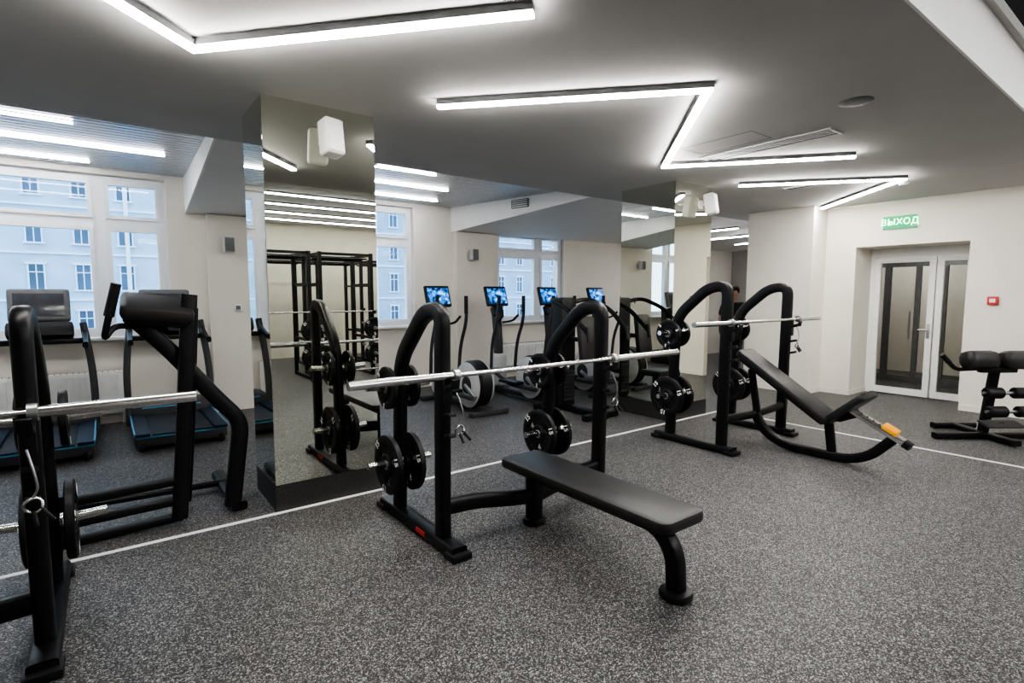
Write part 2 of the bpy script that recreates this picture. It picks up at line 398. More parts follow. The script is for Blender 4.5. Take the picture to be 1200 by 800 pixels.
led_strip([(11.9, 3.6), (13.0, 3.6)], H, 'added light strip brightening the space behind the inner glass partition', w=.16, hh=.05, mat='led2', group='added lobby light strips')
v = thing('ceiling_vent', 'long slotted air vent in the ceiling beside the middle light strip', 'vent', (5.0, 2.67, H))
B().bx(-.12, -.10, -.62, .62, -.012, 0).bx(.10, .12, -.62, .62, -.012, 0).bx(-.1, .1, -.62, -.6, -.012, 0).bx(-.1, .1, .6, .62, -.012, 0).done('frame', 'pale', v, smooth=False)
B().bx(-.1, .1, -.6, .6, -.003, 0).done('backing', 'gap', v, smooth=False)
s = B()
for i in range(3): s.box((-.05+i*.05, 0, -.006), (.014, 1.2, .006))
s.done('slat', 'pale', v, smooth=False)
v = thing('ceiling_vent', 'dark slotted air grille in the raised ceiling at the upper right corner', 'vent', (4.6, .70, RZC))
B().bx(-1.8, 2.4, -.26, .24, -.012, 0).done('frame', 'white', v, smooth=False)
s = B()
for i in range(4): s.box((.3, -.17+i*.11, -.016), (4.0, .075, .012))
s.done('slat', 'gap', v, smooth=False)
v = thing('ceiling_vent', 'small pale air vent in the ceiling between the last light strips', 'vent', (7.2, 3.3, H))
B().bx(-.07, .07, -.25, .25, -.012, 0).done('frame', 'white', v, smooth=False)
B().bx(-.02, .02, -.22, .22, -.015, -.012).done('slat', 'gap', v, smooth=False)
v = thing('wall_vent', 'small square grille on the white bay wall under the slat ceiling', 'vent', (5.30, 6.75, 3.02), math.atan2(.62, 2.8))
B().box((-.01, 0, 0), (.02, .34, .13)).done('frame', 'midg', v, smooth=False)
s = B()
for i in range(4): s.box((-.024, 0, -.045+i*.03), (.008, .30, .012))
s.done('slat', 'white', v, smooth=False)
tag(B().lathe([(.11, 0), (.11, -.005), (.10, -.009), (.02, -.009), (.001, -.009)], 40).done('ceiling_speaker', 'midg', loc=(4.38, 1.68, H)), 'round flush grey speaker in the ceiling at the right', 'speaker')
tag(B().lathe([(.06, 0), (.06, -.015), (.04, -.04), (.001, -.045)], 24).done('smoke_detector', 'white', loc=(7.9, 2.45, H)), 'small round white smoke detector on the ceiling near the exit', 'smoke detector')
b = B()
for q in ((4.45, 4.455, 2.5, 3.2), (4.78, 4.785, 2.5, 3.2), (4.455, 4.78, 2.5, 2.505), (4.455, 4.78, 3.195, 3.2)): b.bx(*q, H-.002, H)
struct('trim_3', b, 'midg')

# exit sign
e = thing('exit_sign', 'glowing green exit sign with Cyrillic letters above the glass door', 'sign', (WX, 2.92, 2.66))
B().box((-.008, 0, 0), (.016, .36, .12)).done('halo_plate', 'ghalo', e)  # glowing plate added behind the housing for a green halo on the wall
B().box((-.03, 0, 0), (.024, .43, .19), bev=.005).done('housing', 'pale', e)
B().box((-.044, 0, 0), (.004, .42, .18)).done('panel', 'green', e)
text_mesh('ВЫХОД', .125, 'lettering', 'sletter', e, bases((0, -1, 0), (0, 0, 1), (-.048, 0, 0)), bold=0., sp=1.03)
a = thing('fire_alarm_button', 'red fire alarm call point on the wall right of the door', 'alarm', (WX, 1.82, 1.52))
B().box((-.02, 0, 0), (.04, .11, .11), bev=.006).done('body', 'red', a)
B().box((-.042, 0, 0), (.004, .06, .05)).done('window', 'white', a)
a = thing('wall_switch', 'small dark switch on the wall left of the glass door', 'switch', (8.92, 4.35, 1.72))
B().box((-.008, 0, 0), (.016, .08, .08), bev=.003).done('frame', 'white', a); B().box((-.018, 0, 0), (.006, .055, .055)).done('rocker', 'darkg', a)
a = thing('wall_switch', 'small white socket on the pier beside the near column', 'switch', (1.48, YW-.12, 1.42))
B().box((0, -.008, 0), (.09, .016, .09), bev=.003).done('frame', 'white', a); B().box((0, -.018, 0), (.055, .006, .055)).done('rocker', 'midg', a)

# radiators
def radiator(x0, x1, label):
    r = thing('radiator', label, 'radiator', ((x0+x1)/2, YW-.02, 0), group='white panel radiators under the windows'); w = (x1-x0)/2
    b = B().bx(-w, w, -.10, -.02, .14, .66, bev=.01)
    n = int(w*2/.06)
    for i in range(n): b.bx(-w+.02+i*.06, -w+.045+i*.06, -.118, -.10, .18, .62)
    b.done('panel', 'white', r)
    b = B()
    for i in range(24): b.box((-w+.03+i*(2*w-.06)/23, -.06, .662), (.01, .07, .006))
    b.done('grille', 'midg', r)
    B().rod((w-.02, -.06, .0), (w-.02, -.06, .16), .01).done('pipe', 'white', r)
    B().rod((-w+.02, -.06, 0), (-w+.02, -.06, .16), .01).done('pipe', 'white', r)
radiator(-1.2, .15, 'white panel radiator under the left window behind the treadmills')
radiator(6.0, 7.2, 'white panel radiator under the far window behind the ellipticals')

# ------------------------------------------------------------------ weight plates
def plate_mesh(rad, t):
    b = B(); k = rad/.21
    b.lathe([(.145*k, -t*.35), (.16*k, -t*.5), (.2*k, -t*.5), (.21*k, -t*.35), (.21*k, t*.35), (.2*k, t*.5), (.16*k, t*.5), (.145*k, t*.35)], 40, AX, close=True)
    b.lathe([(.026, -t*.5), (.07*k, -t*.5), (.08*k, -t*.3), (.08*k, t*.3), (.07*k, t*.5), (.026, t*.5)], 32, AX, close=True)
    for i in range(3):
        a0 = R(90+120*i)
        for j in range(6):
            a = a0+R(-37+j*15)
            b.box((0, math.cos(a)*.112*k, math.sin(a)*.112*k), (t*.5, .085*k, .034*k), RX(a))
    return b
PP = {}
def plate(x, y, z, big, label, group):
    if big not in PP:
        rad, t = (.21, .045) if big else (.15, .035)
        o = plate_mesh(rad, t).done('weight_plate', 'rubber', loc=(x, y, z)); tag(o, label, 'weight plate', group)
        B().lathe([(.0255, -t*.52), (.036, -t*.52), (.036, t*.52), (.0255, t*.52)], 24, AX, close=True).done('hub_ring', 'steel', o)
        for sg in (-1, 1):
            for ang in (40, 160, 280):
                rr = rad*.85; c_, s_ = math.cos(R(ang)), math.sin(R(ang))
                ex = Vector((0, s_*sg, -c_*sg)); ey = Vector((0, c_, s_))
                text_mesh('15' if big else '5', rad*.32, 'number_marking', 'mark', o, bases(ex, ey, (sg*(t*.5+.001), c_*rr, s_*rr)), ext=.0008, bold=.0015)
        PP[big] = o; return o
    return dup(PP[big], (x, y, z), None, label, group)

# ------------------------------------------------------------------ rack side frames
def side_frame(root, x, H_, knee, depth, fy, ry, out):
    B().sweep([(x, .0, .04), (x, depth, .04)], .055, .04, n=16, sq=.4).done('base_rail', 'black', root)
    B().box((x, .02, .022), (.14, .12, .044), bev=.015).done('foot_cap', 'plastic', root)
    B().box((x, depth-.02, .022), (.14, .12, .044), bev=.015).done('foot_cap', 'plastic', root)
    p = fillet([(x, fy+.02, .05), (x, fy, H_-.03), (x, fy+.22, H_-.05), (x, ry-.03, knee), (x, ry+.02, .05)], .16, 7)
    B().sweep(p, .038, .054, n=16, sq=.5).done('upright_arch', 'black', root)
def bar_hook(root, x, fy, z):
    b = B().box((x, fy-.055, z-.06), (.055, .03, .20), bev=.006)
    b.box((x, fy-.10, z-.045), (.055, .09, .03), RX(R(-18)), bev=.006).box((x, fy-.145, z-.02), (.055, .022, .06), RX(R(12)), bev=.006)
    b.done('bar_hook', 'plastic', root)
    for i in range(2): B().box((x, fy-.075, z-.22-.13*i), (.05, .08, .025), RX(R(-14)), bev=.005).done('safety_catch', 'plastic', root)
def pegs(root, x, ry, zs):
    for z in zs:
        for s in (-1, 1):
            B().rod((x+s*.03, ry, z), (x+s*.24, ry, z+.012), .0245, 20).lathe([(.036, 0), (.036, .02), (.028, .024)], 20, Matrix.Translation((x+s*.036, ry, z)) @ (AX if s > 0 else AXN)).done('weight_peg', 'chrome', root)
def barbell(x0, x1, y, z, s0, s1, label, group=None):
    r = thing('barbell', label, 'barbell', ((x0+x1)/2, y, z), group=group); c = (x0+x1)/2
    B().rod((s0-c, 0, 0), (s1-c, 0, 0), .015, 20).done('shaft', 'chrome', r)
    for a, q in ((x0, s0), (x1, s1)):
        sg = 1 if a > q else -1
        B().rod((q-c, 0, 0), (a-c, 0, 0), .025, 24).done('sleeve', 'chrome', r)
        B().rod((q-c-sg*.012, 0, 0), (q-c+sg*.022, 0, 0), .038, 24).done('collar', 'steel', r)
    return r

CL = {}
def clip(x, y, z, label):                                     # spring safety clip hanging on a cord
    if 'c' in CL: return dup(CL['c'], (x, y, z), None, label)
    r = thing('safety_clip', label, 'clip', (x, y, z), group='safety clips hanging on the racks')
    B().tube(fillet([(0, 0, 0), (.02, -.03, -.08), (.03, -.03, -.16), (.01, -.02, -.2)], .05), .005).done('cord', 'steel', r)
    ring = [(.01+.030*math.cos(2*PI*k/20), -.02+.006*math.sin(4*PI*k/20), -.23+.030*math.sin(2*PI*k/20)) for k in range(21)]
    B().tube(ring, .006).done('spring_ring', 'chrome', r)
    B().sweep([(.03, -.02, -.24), (.075, -.04, -.30)], .008, .008).done('grip', 'plastic', r)
    B().sweep([(.01, -.02, -.255), (.02, -.05, -.31)], .008, .008).done('grip', 'plastic', r)
    CL['c'] = r; return r

BASEY = 2.68
def bench_press(loc, label):
    r = thing('bench_press_rack', label, 'bench press', loc, group='flat bench press racks')
    for s in (-1, 1):
        x = s*.70; side_frame(r, x, 1.54, 1.14, 1.05, .18, .80, s)
        bar_hook(r, x-s*.0, .18, 1.09); pegs(r, x, .81, (.40, .95))
        B().sweep(fillet([(s*.68, .2, .26), (s*.45, .2, .25), (s*.25, .17, .22), (s*.03, .14, .20)], .1), .04, .05, ref=(0, 1, 0), n=14).done('cross_beam', 'black', r)
    B().sweep([(0, .14, .03), (0, .14, .37)], .055, .05, n=16, sq=.6).done('bench_leg', 'black', r)
    B().slab(.15, .15, .04, .06, .012, Matrix.Translation((0, .14, 0))).done('foot_cap', 'plastic', r)
    B().sweep(fillet([(0, .10, .355), (0, -.92, .355), (0, -1.03, .24), (0, -1.04, .03)], .2, 8), .045, .045, n=16, sq=.5).done('bench_leg', 'black', r)
    B().slab(.17, .17, .045, .075, .015, Matrix.Translation((0, -1.04, 0))).done('foot_cap', 'plastic', r)
    B().slab(.36, 1.42, .07, .06, .022, Matrix.Translation((0, -.39, .39))).done('bench_pad', 'vinyl', r)
    B().slab(.30, 1.34, .012, .05, .003, Matrix.Translation((0, -.39, .382))).done('pad_board', 'plastic', r)
    B().box((-.756, .40, .045), (.006, .12, .03)).done('decal', 'red', r)
    return r
BX = 2.34
bp = bench_press((BX, BASEY, 0), 'black flat bench press with its padded bench toward the camera, centre of the room')
bp2 = dup(bp, (-.98, BASEY+.18, 0), 0, 'black flat bench press cut off by the left edge, only its right frame showing')
barbell(1.01, 3.86, BASEY+.08, 1.115, BX-.665, BX+.72, 'bare chrome barbell racked on the central flat bench press', 'bare barbells')
barbell(-2.29, .33, BASEY+.26, 1.115, -.98-.74, -.98+.72, 'bare chrome barbell racked on the bench press at the left edge', 'bare barbells')

# incline bench rack
IX, IY = 5.54, 2.83
r = thing('incline_bench_rack', 'black incline bench press with sloped back pad and orange seat adjuster', 'bench press', (IX, IY, 0))
for s in (-1, 1):
    x = s*.61; side_frame(r, x, 1.72, 1.36, .93, .12, .74, s); bar_hook(r, x, .12, 1.30); pegs(r, x, .75, (.50, 1.18))
    B().sweep([(s*.6, .13, .34), (s*.02, .12, .32)], .035, .04, ref=(0, 1, 0)).done('cross_beam', 'black', r)
B().sweep(fillet([(0, .14, .36), (0, .02, .16), (0, -.20, .05), (0, -.80, .05), (0, -.98, .12), (0, -1.16, .32)], .2, 8), .04, .045, n=16, sq=.5).done('base_beam', 'black', r)
B().sweep([(0, -.62, .36), (0, -.66, .06)], .035, .04).done('pad_post', 'black', r)
B().sweep([(0, .1, .34), (0, .18, .80)], .03, .035).done('pad_post', 'black', r)
ang = math.atan2(.60, .94)
B().slab(.30, 1.12, .07, .05, .02, Matrix.Translation((0, -.17, .655)) @ Matrix.Rotation(ang, 4, 'X')).done('back_pad', 'vinyl', r)
B().slab(.24, 1.04, .03, .04, .006, Matrix.Translation((0, -.155, .627)) @ Matrix.Rotation(ang, 4, 'X')).done('pad_board', 'plastic', r)
B().slab(.32, .42, .07, .06, .02, Matrix.Translation((0, -.83, .53)) @ Matrix.Rotation(-R(42), 4, 'X')).done('seat_pad', 'vinyl', r)
B().sweep([(0, -.62, .42), (0, -.72, .42), (0, -.86, .49)], .03, .03).done('seat_bracket', 'black', r)
B().sweep([(0, -.80, .53), (0, -1.26, .29)], .048, .028, n=12, sq=.4).done('seat_slider', 'chrome', r)
for i in range(4): B().rod((-.02, -.90-i*.05, .483-i*.026+.022), (-.02, -.90-i*.05, .483-i*.026+.031), .009).done('slider_hole', 'gap', r)
B().sweep([(0, -1.08, .425), (0, -1.19, .368)], .06, .032, n=14, sq=.8).done('adjuster_grip', 'orange', r)
B().sweep([(0, -1.24, .30), (0, -1.29, .275)], .056, .035, n=14).done('end_cap', 'plastic', r)
barbell(4.24, 6.74, IY+.03, 1.325, IX-.68, IX+.68, 'bare chrome barbell racked on the incline bench rack', 'bare barbells')

# plates stored on the racks
def stock(cx, by, ry, zs, names, who):
    for x, fn in names:
        for z, zn, big in zs:
            for s, sn in ((-1, 'left'), (1, 'right')):
                if x+cx < -1: continue
                plate(cx+x+s*.085, by+ry, z-.0015, big, '%s weight plate, %s side of %s peg, %s, %s' % ('large' if big else 'small', sn, zn, fn, who), 'weight plates stored on rack pegs')
stock(BX, BASEY, .81, ((.40, 'lower', True), (.95, 'upper', False)), ((-.70, 'left frame'), (.70, 'right frame')), 'central flat bench press')
stock(-.98, BASEY+.18, .81, ((.40, 'lower', True), (.95, 'upper', False)), ((.70, 'rack'),), 'cut off by left edge')
stock(IX, IY, .75, ((.50, 'lower', True), (1.18, 'upper', False)), ((-.61, 'left frame'), (.61, 'right frame')), 'incline bench rack')
clip(BX-.64, BASEY+.12, 1.0, 'safety clip hanging on the left upright of the central bench press')
clip(BX+.76, BASEY+.12, 1.0, 'safety clip hanging on the right upright of the central bench press')
clip(-.98+.70, BASEY+.10+.12, .97, 'safety clip hanging on the bench press at the left edge')
clip(IX+.69, IY+.06, 1.26, 'safety clip hanging on the right upright of the incline bench rack')

# ------------------------------------------------------------------ padded tower between left bench press and near column
r = thing('knee_raise_tower', 'black exercise tower with raised pad and low rungs, left of the near column', 'exercise machine', (.35, 4.3, 0))
B().sweep(fillet([(.0, 0, .04), (.05, .02, .6), (.13, .03, 1.60)], .3), .030, .05, ref=(0, 1, 0), n=14).done('upright', 'black', r)
B().sweep(fillet([(.07, .34, .04), (.12, .34, .6), (.18, .34, 1.50)], .3), .03, .038, ref=(0, 1, 0), n=14).done('upright', 'black', r)
for z in (.05, .17, .31): B().sweep([(-.62, .02, z-.02), (.02, .02, z)], .033, .032, ref=(0, 1, 0)).done('rung', 'black', r)
B().sweep([(-.62, -.0, .05), (-.62, .9, .05)], .04, .035, ref=(1, 0, 0)).done('base_rail', 'black', r)
B().sweep([(.38, -.0, .035), (.38, .9, .035)], .055, .035).done('base_rail', 'black', r)
B().sweep([(-.62, .02, .03), (-.62, .02, .34)], .03, .03).done('rung_post', 'black', r)
B().sweep(fillet([(-.20, .12, 1.45), (.0, .12, 1.22), (.28, .10, .84), (.43, .08, .66), (.34, .05, .04)], .10, 6), .045, .055, ref=(0, 1, 0), n=16, sq=.4).done('rear_leg', 'black', r)
mt = Matrix.Translation((-.06, .10, 1.46)) @ Matrix.Rotation(R(7), 4, 'Y') @ Matrix.Rotation(R(22), 4, 'X')
B().slab(.42, .30, .10, .05, .03, mt).done('arm_pad', 'vinyl', r)
B().slab(.38, .26, .03, .04, .008, mt @ Matrix.Translation((0, 0, -.028))).done('pad_board', 'plastic', r)
B().sweep([(-.14, .1, 1.43), (.12, .08, 1.43)], .05, .03, ref=(0, 0, 1)).done('pad_bracket', 'black', r)
B().sweep(fillet([(.0, .12, 1.36), (-.30, .10, 1.40), (-.36, .06, 1.30), (-.28, .02, 1.66)], .07), .020, .020, ref=(0, 1, 0)).done('handle_bar', 'black', r)
B().rod((-.325, .04, 1.46), (-.275, .015, 1.67), .030).done('grip', 'plastic', r)
B().rod((-.62, .6, .07), (.38, .6, .05), .025).done('rear_bar', 'black', r)

# ------------------------------------------------------------------ treadmills
def treadmill(loc, label):
    r = thing('treadmill', label, 'treadmill', loc, group='treadmills facing the window')
    B().bx(-.42, .42, .05, 1.5, .05, .17, bev=.03).done('deck', 'darkg', r)
    B().bx(-.27, .27, .02, 1.1, .172, .182, bev=.003).done('running_belt', 'belt', r)
    for s in (-1, 1):
        B().box((s*.35, .56, .185), (.13, 1.12, .035), bev=.012).done('side_rail', 'blue', r)
        B().box((s*.417, .60, .19), (.014, 1.16, .035), bev=.005).done('side_stripe', 'bluel', r)
        B().sweep(fillet([(s*.42, 1.12, .08), (s*.43, 1.20, .7), (s*.36, 1.30, 1.28)], .3), .035, .06, n=14).done('upright', 'darkg', r)
        B().sweep(fillet([(s*.37, 1.28, 1.18), (s*.38, .95, 1.08), (s*.38, .78, 1.07)], .1), .025, .033, n=12).done('handrail', 'plastic', r)
        B().lathe([(.03, -.03), (.05, 0), (.03, .03)], 16, Matrix.Translation((s*.36, .06, .05)) @ AX).done('roller_wheel', 'plastic', r)
    hd = B().bx(-.42, .42, 1.08, 1.62, .0, .30, bev=.07).done('motor_hood', 'darkg', r)
    B().box((0, 1.10, .27), (.6, .02, .018), bev=.005).done('hood_stripe', 'bluel', hd)
    B().bx(-.41, .41, .035, .055, .145, .163, bev=.005).done('rear_stripe', 'bluel', r)
    B().bx(-.38, .38, 1.18, 1.26, 1.06, 1.12, bev=.02).done('cross_bar', 'plastic', r)
    B().box((0, 1.22, 1.21), (.56, .14, .17), RX(R(-25)), bev=.04).done('control_panel', 'plastic', r)
    c = B().box((0, 1.30, 1.48), (.52, .09, .36), RX(R(-12)), bev=.035, seg=3).done('console', 'midg', r)
    B().box((0, 1.252, 1.490), (.42, .008, .25), RX(R(-12)), bev=.003).done('screen', 'screenoff', c)
    B().box((0, 1.30, 1.30), (.12, .06, .12), bev=.01).done('console_neck', 'plastic', c)
    return r
tm = treadmill((-.55, 6.45, 0), 'treadmill facing the window, farthest left')
dup(tm, (.60, 6.45, 0), 0, 'treadmill facing the window, second from the left, with blue edged deck')

# ------------------------------------------------------------------ ellipticals
def elliptical(loc, label):
    r = thing('elliptical_trainer', label, 'elliptical trainer', loc, group='elliptical trainers with lit screens')
    B().bx(-.06, .06, .05, 1.50, .03, .11, bev=.02).bx(-.30, .30, .02, .12, 0, .07, bev=.02).bx(-.28, .28, 1.42, 1.52, 0, .07, bev=.02).done('base', 'darkg', r)
    B().lathe([(.001, -.10), (.30, -.10), (.33, -.07), (.33, .07), (.30, .10), (.001, .10)], 40, Matrix.Translation((0, .42, .37)) @ AX).done('flywheel_housing', 'plastic', r)
    for s in (-1, 1):
        B().lathe([(.12, 0), (.295, 0), (.31, .014), (.29, .028), (.12, .028)], 40, Matrix.Translation((s*.104, .42, .37)) @ (AX if s > 0 else AXN), close=True).done('flywheel_ring', 'pale', r)
        B().lathe([(.001, 0), (.115, 0), (.115, .03), (.08, .036), (.001, .036)], 32, Matrix.Translation((s*.104, .42, .37)) @ (AX if s > 0 else AXN)).done('flywheel_hub', 'darkg', r)
        B().sweep([(s*.16, .42, .37), (s*.16, .28+(s*.12), .37+s*.14)], .02, .03).done('crank', 'steel', r)
        B().sweep(fillet([(s*.20, .28+s*.12, .37+s*.14), (s*.22, .75, .30+s*.06), (s*.24, 1.22, .42)], .1), .018, .03).done('pedal_arm', 'darkg', r)
        B().box((s*.22, .72, .34+s*.06), (.16, .44, .045), bev=.018).done('pedal', 'plastic', r)
        B().sweep(fillet([(s*.24, 1.22, .42), (s*.25, 1.18, .85), (s*.26, 1.02, 1.20), (s*.24, 1.00, 1.55)], .2), .020, .024).done('moving_arm', 'darkg', r)
        B().sweep([(s*.243, 1.005, 1.32), (s*.24, 1.0, 1.58)], .025, .025).done('grip', 'plastic', r)
        B().sweep(fillet([(s*.04, 1.30, 1.15), (s*.14, 1.15, 1.18), (s*.15, 1.02, 1.28)], .06), .016, .016).done('fixed_handle', 'plastic', r)
    B().sweep(fillet([(0, 1.38, .08), (0, 1.34, .7), (0, 1.42, 1.36)], .3), .055, .08, n=16).done('column', 'darkg', r)
    B().box((0, 1.36, .38), (.18, .30, .54), bev=.07, seg=3).done('column_shroud', 'pale', r)
    B().sweep([(-.24, 1.25, .42), (.24, 1.25, .42)], .025, .025, ref=(0, 1, 0)).done('pivot', 'steel', r)
    c = B().box((0, 1.42, 1.57), (.42, .05, .33), RX(R(-18)), bev=.022, seg=3).done('console', 'plastic', r)
    B().box((0, 1.390, 1.578), (.35, .008, .25), RX(R(-18))).done('screen', 'screen', c)
    B().box((0, 1.39, 1.33), (.20, .10, .16), RX(R(-25)), bev=.03).done('console_base', 'plastic', c)
    return r
et = elliptical((4.02, 5.72, 0), 'elliptical trainer nearest the near mirrored column, its round flywheel fully in view')
for x, lb in ((5.10, 'second elliptical trainer from the left, seen above the central barbell'), (6.22, 'third elliptical trainer from the left, in front of the far window'), (7.42, 'fourth elliptical trainer from the left, half hidden behind the rack')):
    dup(et, (x, 5.72, 0), 0, lb)

# ------------------------------------------------------------------ seated machine in front of the far column
r = thing('seated_press_machine', 'black seated press machine just left of the farther mirrored column', 'exercise machine', (5.05, 4.75, 0))
B().bx(-.30, .30, -.05, .05, 0, .08, bev=.02).bx(-.05, .05, -.1, .95, 0, .08, bev=.02).bx(-.35, .35, .85, .95, 0, .08, bev=.02).done('base_frame', 'black', r)
t = B().bx(-.13, .13, .60, .82, .06, 1.56, bev=.04).done('weight_tower', 'plastic', r)
b = B()
for i in range(10): b.bx(-.09, .09, .58, .61, .15+i*.055, .19+i*.055)
b.done('weight_stack', 'darkg', t)
B().slab(.30, .34, .08, .05, .02, Matrix.Translation((0, .02, .46))).done('seat_pad', 'vinyl', r)
B().sweep([(0, .02, .06), (0, .02, .47)], .04, .04).done('seat_post', 'black', r)
B().slab(.28, .62, .08, .05, .02, Matrix.Translation((0, .30, 1.0)) @ Matrix.Rotation(R(82), 4, 'X')).done('back_pad', 'vinyl', r)
B().sweep([(0, .30, 1.0), (0, .62, 1.0)], .03, .03).done('back_bracket', 'black', r)
for s in (-1, 1):
    B().sweep(fillet([(s*.11, .72, 1.48), (s*.36, .60, 1.55), (s*.38, .2, 1.40), (s*.36, -.12, 1.12)], .15), .022, .028).done('press_arm', 'black', r)
    B().rod((s*.36, -.14, 1.02), (s*.36, -.10, 1.20), .024).done('grip', 'plastic', r)

# ------------------------------------------------------------------ back extension bench near the right wall
r = thing('back_extension_bench', 'black back extension bench with thigh pads and foam rollers, at the right edge', 'exercise bench', (7.74, 1.42, 0), R(-37))
B().sweep([(-.60, .05, .04), (.60, .05, .04)], .045, .032, ref=(0, 1, 0)).done('base_rail', 'black', r)
B().sweep([(.0, -.30, .04), (.0, .55, .04)], .045, .032).done('base_beam', 'black', r)
B().sweep([(-.25, .52, .04), (.25, .52, .04)], .04, .032, ref=(0, 1, 0)).done('base_rail', 'black', r)
B().sweep([(0, .12, .05), (0, .02, .86)], .038, .05).done('post', 'black', r)
B().box((0, .0, .78), (.40, .07, .06), bev=.015).done('pad_bracket', 'black', r)
for s in (-1, 1):
    B().slab(.35, .22, .20, .08, .07, Matrix.Translation((s*.205, -.02, .79)) @ Matrix.Rotation(R(-10), 4, 'X')).done('thigh_pad', 'vinyl', r)
    for z, y, l in ((.55, -.14, .18), (.36, -.20, .18)):
        B().lathe([(.025, 0), (.05, .0), (.06, .012), (.06, l-.012), (.05, l), (.025, l)], 28, Matrix.Translation((s*.06, y, z)) @ (AX if s > 0 else AXN), close=True).done('foam_roller', 'plastic', r)
for z, y in ((.55, -.14), (.36, -.20)):
    B().rod((-.27, y, z), (.27, y, z), .016).sweep([(0, .08, z-.04), (0, y, z)], .02, .02).done('roller_axle', 'steel', r)
B().sweep([(-.2, -.1, .2), (.2, -.1, .2)], .08, .012, ref=(0, 1, .3)).sweep([(0, .1, .2), (0, -.1, .2)], .03, .02).done('foot_plate', 'darkg', r)
B().sweep(fillet([(-.16, 0, .80), (-.44, .02, .78), (-.60, .0, .93)], .06), .020, .020, ref=(0, 1, 0)).done('handle_bar', 'black', r)
B().rod((-.53, .008, .865), (-.62, .0, .95), .026).done('grip', 'plastic', r)

# ------------------------------------------------------------------ power racks behind the camera, seen in the mirror
def power_rack(loc, label, rz=0):
    r = thing('power_rack', label, 'power rack', loc, rz, group='power racks seen in the near mirror')
    for x in (-.5, .5):
        for y in (-.5, .5): B().bx(x-.032, x+.032, y-.032, y+.032, 0, 2.4).done('upright', 'black', r)
        B().bx(x-.025, x+.025, -.5, .5, 2.34, 2.39).done('side_beam', 'black', r)
        B().bx(x-.025, x+.025, -.5, .5, 1.78, 1.82).done('side_beam', 'black', r)
        B().bx(x-.025, x+.025, -.5, .5, 0, .06).done('side_beam', 'black', r)
        B().bx(x-.02, x+.02, -.5, .5, .72, .77).done('safety_bar', 'black', r)
        for z in (.45, .95): B().rod((x, .52, z), (x, .74, z), .024).done('weight_peg', 'steel', r)
        B().bx(x-.03, x+.03, .52, .64, 1.22, 1.25).bx(x-.03, x+.03, .62, .64, 1.25, 1.29).done('bar_hook', 'black', r)
    for y in (-.5, .5): B().bx(-.5, .5, y-.025, y+.025, 2.34, 2.39).done('top_beam', 'black', r)
    for y in (-.25, .05, .3): B().rod((-.5, y, 2.30), (.5, y, 2.30), .016).done('pull_up_bar', 'black', r)
    return r
pr = power_rack((2.55, -2.5, 0), 'black power rack reflected in the near mirror, left one')
dup(pr, (3.75, -2.5, 0), 0, 'black power rack reflected in the near mirror, middle one')
dup(pr, (3.1, -4.4, 0), 0, 'black power rack reflected in the near mirror, rear left one')
dup(pr, (4.3, -4.4, 0), 0, 'black power rack reflected in the near mirror, rear middle one')
dup(pr, (5.5, -4.4, 0), 0, 'black power rack reflected in the near mirror, rear right one')
barbell(1.45, 3.12, -1.915, 1.275, 1.98, 3.08, 'barbell on the left reflected power rack')
barbell(3.18, 4.95, -1.915, 1.275, 3.2, 4.32, 'barbell on the middle reflected power rack')
barbell(3.1, 5.2, -1.3, .225, 3.5, 4.8, 'loaded barbell on the floor reflected in the near mirror')
for x in (3.42, 4.88): dup(PP[True], (x, -1.3, .21), 0, 'large plate on the floor barbell reflected in the near mirror', 'plates on the floor barbell')
for cx, nm in ((2.55, 'left'), (3.75, 'middle')):
    for x in (-.5, .5):
        for z in (.45, .95):
            dup(PP[True], (cx+x, -1.87, z-.0015), PI/2, 'large black plate on a peg of the %s reflected power rack' % nm, 'plates on the %s reflected rack' % nm)

# ------------------------------------------------------------------ person in the far corridor
def skinned(name, V, E, rad, mat, parent, sub=2):
    me = bpy.data.meshes.new(name); me.from_pydata(V, E, []); me.materials.append(M[mat])
    o = bpy.data.objects.new(name, me); C.objects.link(o); o.parent = parent
    md = o.modifiers.new('skin', 'SKIN'); md.use_smooth_shade = True
    sv = me.skin_vertices[0].data
    for i, q in enumerate(rad): sv[i].radius = (q, q) if not isinstance(q, tuple) else q
    sv[0].use_root = True
    ss = o.modifiers.new('sub', 'SUBSURF'); ss.levels = sub; ss.render_levels = sub
    return o
p = thing('person', 'person in dark clothes standing in the far corridor, seen through the incline bench rack', 'person', (9.60, 5.62, 0), R(-40))
V = [(0, 0, .95), (0, 0, 1.12), (0, .01, 1.32), (0, .01, 1.44), (0, -.005, 1.51), (0, -.02, 1.57), (0, -.012, 1.65), (0, 0, 1.71), (0, -.105, 1.625)]
E = [(0, 1), (1, 2), (2, 3), (3, 4), (4, 5), (5, 6), (6, 7), (6, 8)]
Q = [(.15, .11), (.14, .10), (.16, .11), (.08, .07), .052, .066, .088, .06, .012]
for s in (-1, 1):
    i = len(V); V += [(s*.17, .01, 1.41), (s*.235, .03, 1.13), (s*.245, -.07, .90), (s*.245, -.10, .84)]; Q += [.055, .042, .028, .032]
    E += [(2, i), (i, i+1), (i+1, i+2), (i+2, i+3)]
    for k in range(4):
        j = len(V); y = -.14+.022*k; ln = (.07, .08, .075, .06)[k]
        V += [(s*.245, y, .79), (s*.235, y+.005, .79-ln)]; Q += [.009, .008]; E += [(i+3, j), (j, j+1)]
    j = len(V); V += [(s*.225, -.14, .83), (s*.215, -.155, .79)]; Q += [.010, .009]; E += [(i+3, j), (j, j+1)]
    i = len(V); V += [(s*.09, 0, .88), (s*.10, -.01, .50), (s*.10, .03, .10), (s*.11, -.12, .04)]; Q += [.09, .058, .038, .034]
    E += [(0, i), (i, i+1), (i+1, i+2), (i+2, i+3)]
